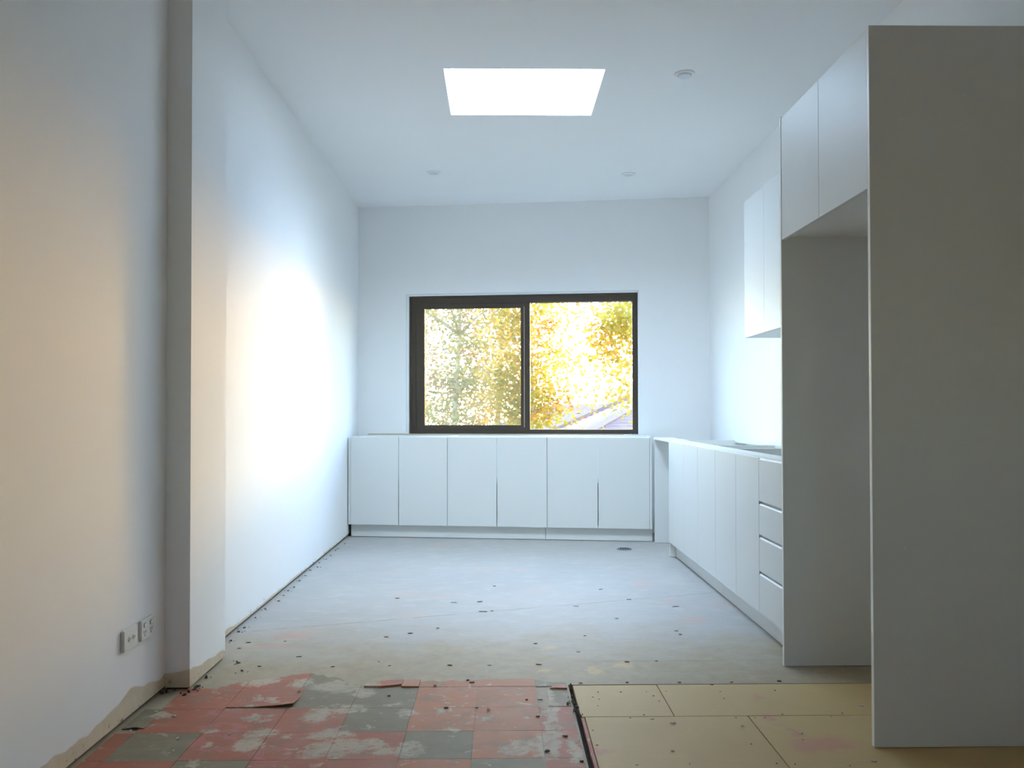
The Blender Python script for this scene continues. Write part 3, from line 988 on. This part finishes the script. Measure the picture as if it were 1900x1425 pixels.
ALL = BARE + BARE2
FAR = [p for p in ALL if p[1] > 4.5]
MID = [p for p in ALL if 3.85 < p[1] <= 4.5]
NEAR = [p for p in ALL if p[1] <= 3.85]
scatter(FAR, 'debris_flake', 'dark flakes on the screed', 'level with the far doors', 'dark flakes on the far screed', 'dark', 0.0003, (0.020, 0.055), (0.006, 0.015), (0.0008, 0.0022))
scatter(MID, 'debris_flake', 'dark flakes on the screed', 'level with the drawer unit', 'dark flakes on the middle screed', 'dark', 0.0003, (0.016, 0.036), (0.006, 0.013), (0.0008, 0.0022))
scatter(NEAR, 'debris_flake', 'dark flakes on the screed', 'just beyond the old tiles', 'dark flakes on the near screed', 'dark', 0.0003, (0.014, 0.032), (0.005, 0.011), (0.001, 0.0028))
scatter(TILED, 'debris_crumb', 'dark crumbs', 'on the red and grey tiles', 'dark crumbs on the tiles', 'dark', 0.0037)
scatter(TPALE + TPALE2, 'plaster_chip', 'pale plaster chips', 'on the red and grey tiles', 'pale chips on the tiles', 'chip', 0.0037, (0.010, 0.018), (0.006, 0.010), (0.003, 0.006))
scatter(BDPALE, 'plaster_flake', 'pale plaster flakes', 'on the yellowish floor sheets', 'pale flakes on the sheets', 'chip', 0.0003, (0.014, 0.028), (0.006, 0.011))
scatter(EDGE, 'debris_clump', 'dark clumps', 'along the far edge of the floor sheets', 'clumps along the sheet edge', 'dark', 0.0003, (0.016, 0.036), (0.006, 0.011), (0.001, 0.003))
grit(BD, 'sheet_grit', 'dark grit and nail spots scattered over the yellowish floor sheets', 'dark', 0.0003, (0.005, 0.011), (0.003, 0.006), (0.0006, 0.0014), 0)
grit(PIL, 'pilaster_grit', 'dark grit and crumbs at the foot of the pilaster', 'dark', 0.0030, (0.010, 0.022), (0.008, 0.020), (0.003, 0.008))
grit(GAP, 'gap_grit', 'dark fragments caught in the gap between the tiles and the sheets', 'dark', 0.0029, (0.006, 0.012), (0.012, 0.030), (0.003, 0.006), 1)
wallgrit = [(-1.290 + rd.uniform(0, 0.03), 3.85 + i * 0.16 + rd.uniform(-0.06, 0.06)) for i in range(20)]
grit(wallgrit, 'wall_grit', 'fine dark grit along the foot of the left wall beyond the pilaster', 'dark', 0.0003, (0.008, 0.02), (0.008, 0.02), (0.002, 0.004))

# ------------------------------------------------------------------ outside
GZ = -3.0
bx('ground', (-40, -40, GZ - 0.3), (40, 80, GZ), M['soil'], kind='structure')


def hip_house(name, label, x0, x1, y0, y1, ze, zr, overhang=0.4):
    t = thing(name, label, 'house', ((x0 + x1) / 2, (y0 + y1) / 2, GZ))
    cx, cy = (x0 + x1) / 2, (y0 + y1) / 2
    L = lambda x, y, z: (x - cx, y - cy, z - GZ)
    bx('wall', (x0 - cx + overhang, y0 - cy + overhang, 0), (x1 - cx - overhang, y1 - cy - overhang, ze - GZ - 0.02), M['brick'], t)
    half = (y1 - y0) / 2
    # courses of tiles: each course a thin tilted band on all four slopes
    n = 26
    m = MB()
    for i in range(n):
        a, b_ = i / n, (i + 1.25) / n
        b_ = min(b_, 1.0)
        za, zb_ = ze + (zr - ze) * a + 0.035, ze + (zr - ze) * b_ + 0.004
        ra = [(x0 + half * a, y0 + half * a), (x1 - half * a, y0 + half * a), (x1 - half * a, y1 - half * a), (x0 + half * a, y1 - half * a)]
        rb = [(x0 + half * b_, y0 + half * b_), (x1 - half * b_, y0 + half * b_), (x1 - half * b_, y1 - half * b_), (x0 + half * b_, y1 - half * b_)]
        for q in range(4):
            q2 = (q + 1) % 4
            v = [m.bm.verts.new(L(*ra[q], za)), m.bm.verts.new(L(*ra[q2], za)), m.bm.verts.new(L(*rb[q2], zb_)), m.bm.verts.new(L(*rb[q], zb_)),
                 m.bm.verts.new(L(*ra[q], za - 0.035)), m.bm.verts.new(L(*ra[q2], za - 0.035))]
            if (v[3].co - v[2].co).length > 1e-4:
                m.bm.faces.new(v[:4])
            else:
                m.bm.faces.new(v[:3])
            m.bm.faces.new((v[4], v[5], v[1], v[0]))
    m.build('roof_courses', M['roof_tile'], t, 'stuff')
    for sx in (0, 1):
        xe = x0 if sx == 0 else x1
        xr = x0 + half if sx == 0 else x1 - half
        for ye in (y0, y1):
            MB().tube([L(xe, ye, ze + 0.05), L(xr, cy, zr + 0.05)], 0.09, 6).build('hip_capping', M['roof_tile'], t)
    MB().tube([L(x0 + half, cy, zr + 0.05), L(x1 - half, cy, zr + 0.05)], 0.09, 6).build('ridge_capping', M['roof_tile'], t)
    return t


hip_house('neighbour_house', 'neighbouring house with tiled hip roof, low in the right window pane', 1.2, 10.0, 14.37, 20.4, 0.5, 1.94)
hip_house('distant_house', 'more distant house whose reddish tiled roof shows behind the meeting stile', -0.7, 7.0, 25.0, 30.0, 0.2, 1.15)


def tree(name, label, base, h, spread, crown, leafmat, n_clusters, per, seed, trunk_r=0.13, lean=0.0, leaf=0.075):
    r = random.Random(seed)
    t = thing(name, label, 'tree', (base[0], base[1], GZ), 0, 'backlit trees beyond the window')
    pts, rad = [], []
    for i in range(7):
        s = i / 6
        pts.append((lean * s * h + r.uniform(-0.06, 0.06), r.uniform(-0.06, 0.06), s * h))
        rad.append(trunk_r * (1 - 0.72 * s))
    MB().tube(pts, rad, 8).build('trunk', M['bark'], t, smooth=True)
    tips = []
    for i in range(9):
        s = r.uniform(0.45, 0.95)
        a = r.uniform(0, 2 * math.pi)
        p0 = Vector(pts[int(s * 6)])
        ln = spread * r.uniform(0.6, 1.0)
        p1 = p0 + Vector((math.cos(a) * ln * 0.5, math.sin(a) * ln * 0.5, ln * 0.35))
        p2 = p0 + Vector((math.cos(a) * ln, math.sin(a) * ln, ln * 0.6))
        MB().tube([p0, p1, p2], [trunk_r * 0.4, trunk_r * 0.25, trunk_r * 0.1], 6).build('branch', M['bark'], t, smooth=True)
        tips += [p1, p2]
    cz, rz = crown
    bm_v, bm_f = [], []
    for c_ in range(n_clusters):
        if c_ < len(tips) * 3:
            ctr = tips[c_ % len(tips)] + Vector((r.gauss(0, 0.3), r.gauss(0, 0.3), r.gauss(0, 0.3)))
        else:
            while True:
                q = Vector((r.uniform(-1, 1), r.uniform(-1, 1), r.uniform(-1, 1)))
                if 0.15 < q.length < 1:
                    break
            ctr = Vector((q.x * spread + lean * h * 0.6, q.y * spread, cz - GZ + q.z * rz))
        for k_ in range(per):
            p = ctr + Vector((r.gauss(0, 0.20), r.gauss(0, 0.20), r.gauss(0, 0.15)))
            ax = Vector((r.gauss(0, 1), r.gauss(0, 1), r.gauss(0, 0.6))).normalized()
            up = ax.cross(Vector((r.gauss(0, 1), r.gauss(0, 1), r.gauss(0, 1)))).normalized()
            s = leaf * r.uniform(0.6, 1.25)
            b0 = len(bm_v)
            bm_v += [tuple(p - ax * s * 0.6), tuple(p + up * s * 0.36 + ax * s * 0.02), tuple(p + ax * s * 0.6), tuple(p - up * s * 0.36 + ax * s * 0.02)]
            bm_f.append((b0, b0 + 1, b0 + 2, b0 + 3))
    me = bpy.data.meshes.new('foliage')
    me.from_pydata(bm_v, [], bm_f)
    me.materials.append(leafmat)
    o = bpy.data.objects.new('foliage', me)
    C.objects.link(o)
    o.parent = t
    o['kind'] = 'stuff'
    return t


tree('tree', 'straight-trunked yellow-green tree left of centre in the left window pane', (-0.80, 15.9), 6.6, 1.10, (1.7, 2.6), M['leaf_green'], 290, 32, 3, 0.10)
tree('tree', 'yellow-green tree with a leaning trunk at the right of the left window pane', (-0.35, 18.5), 6.5, 1.0, (1.0, 1.8), M['leaf_green'], 170, 30, 4, 0.11, 0.07)
tree('tree', 'golden tree rising just right of the meeting stile', (0.46, 13.3), 6.0, 0.56, (2.0, 1.7), M['leaf_gold'], 230, 28, 5, 0.06)
tree('tree', 'golden tree filling the right side of the right window pane', (2.15, 11.9), 6.2, 0.85, (2.1, 1.05), M['leaf_gold'], 170, 30, 6, 0.08)
tree('tree', 'yellow-green tree standing at the left edge of the window', (-3.2, 20.5), 7.0, 1.7, (1.3, 2.4), M['leaf_green'], 260, 30, 8, 0.13)
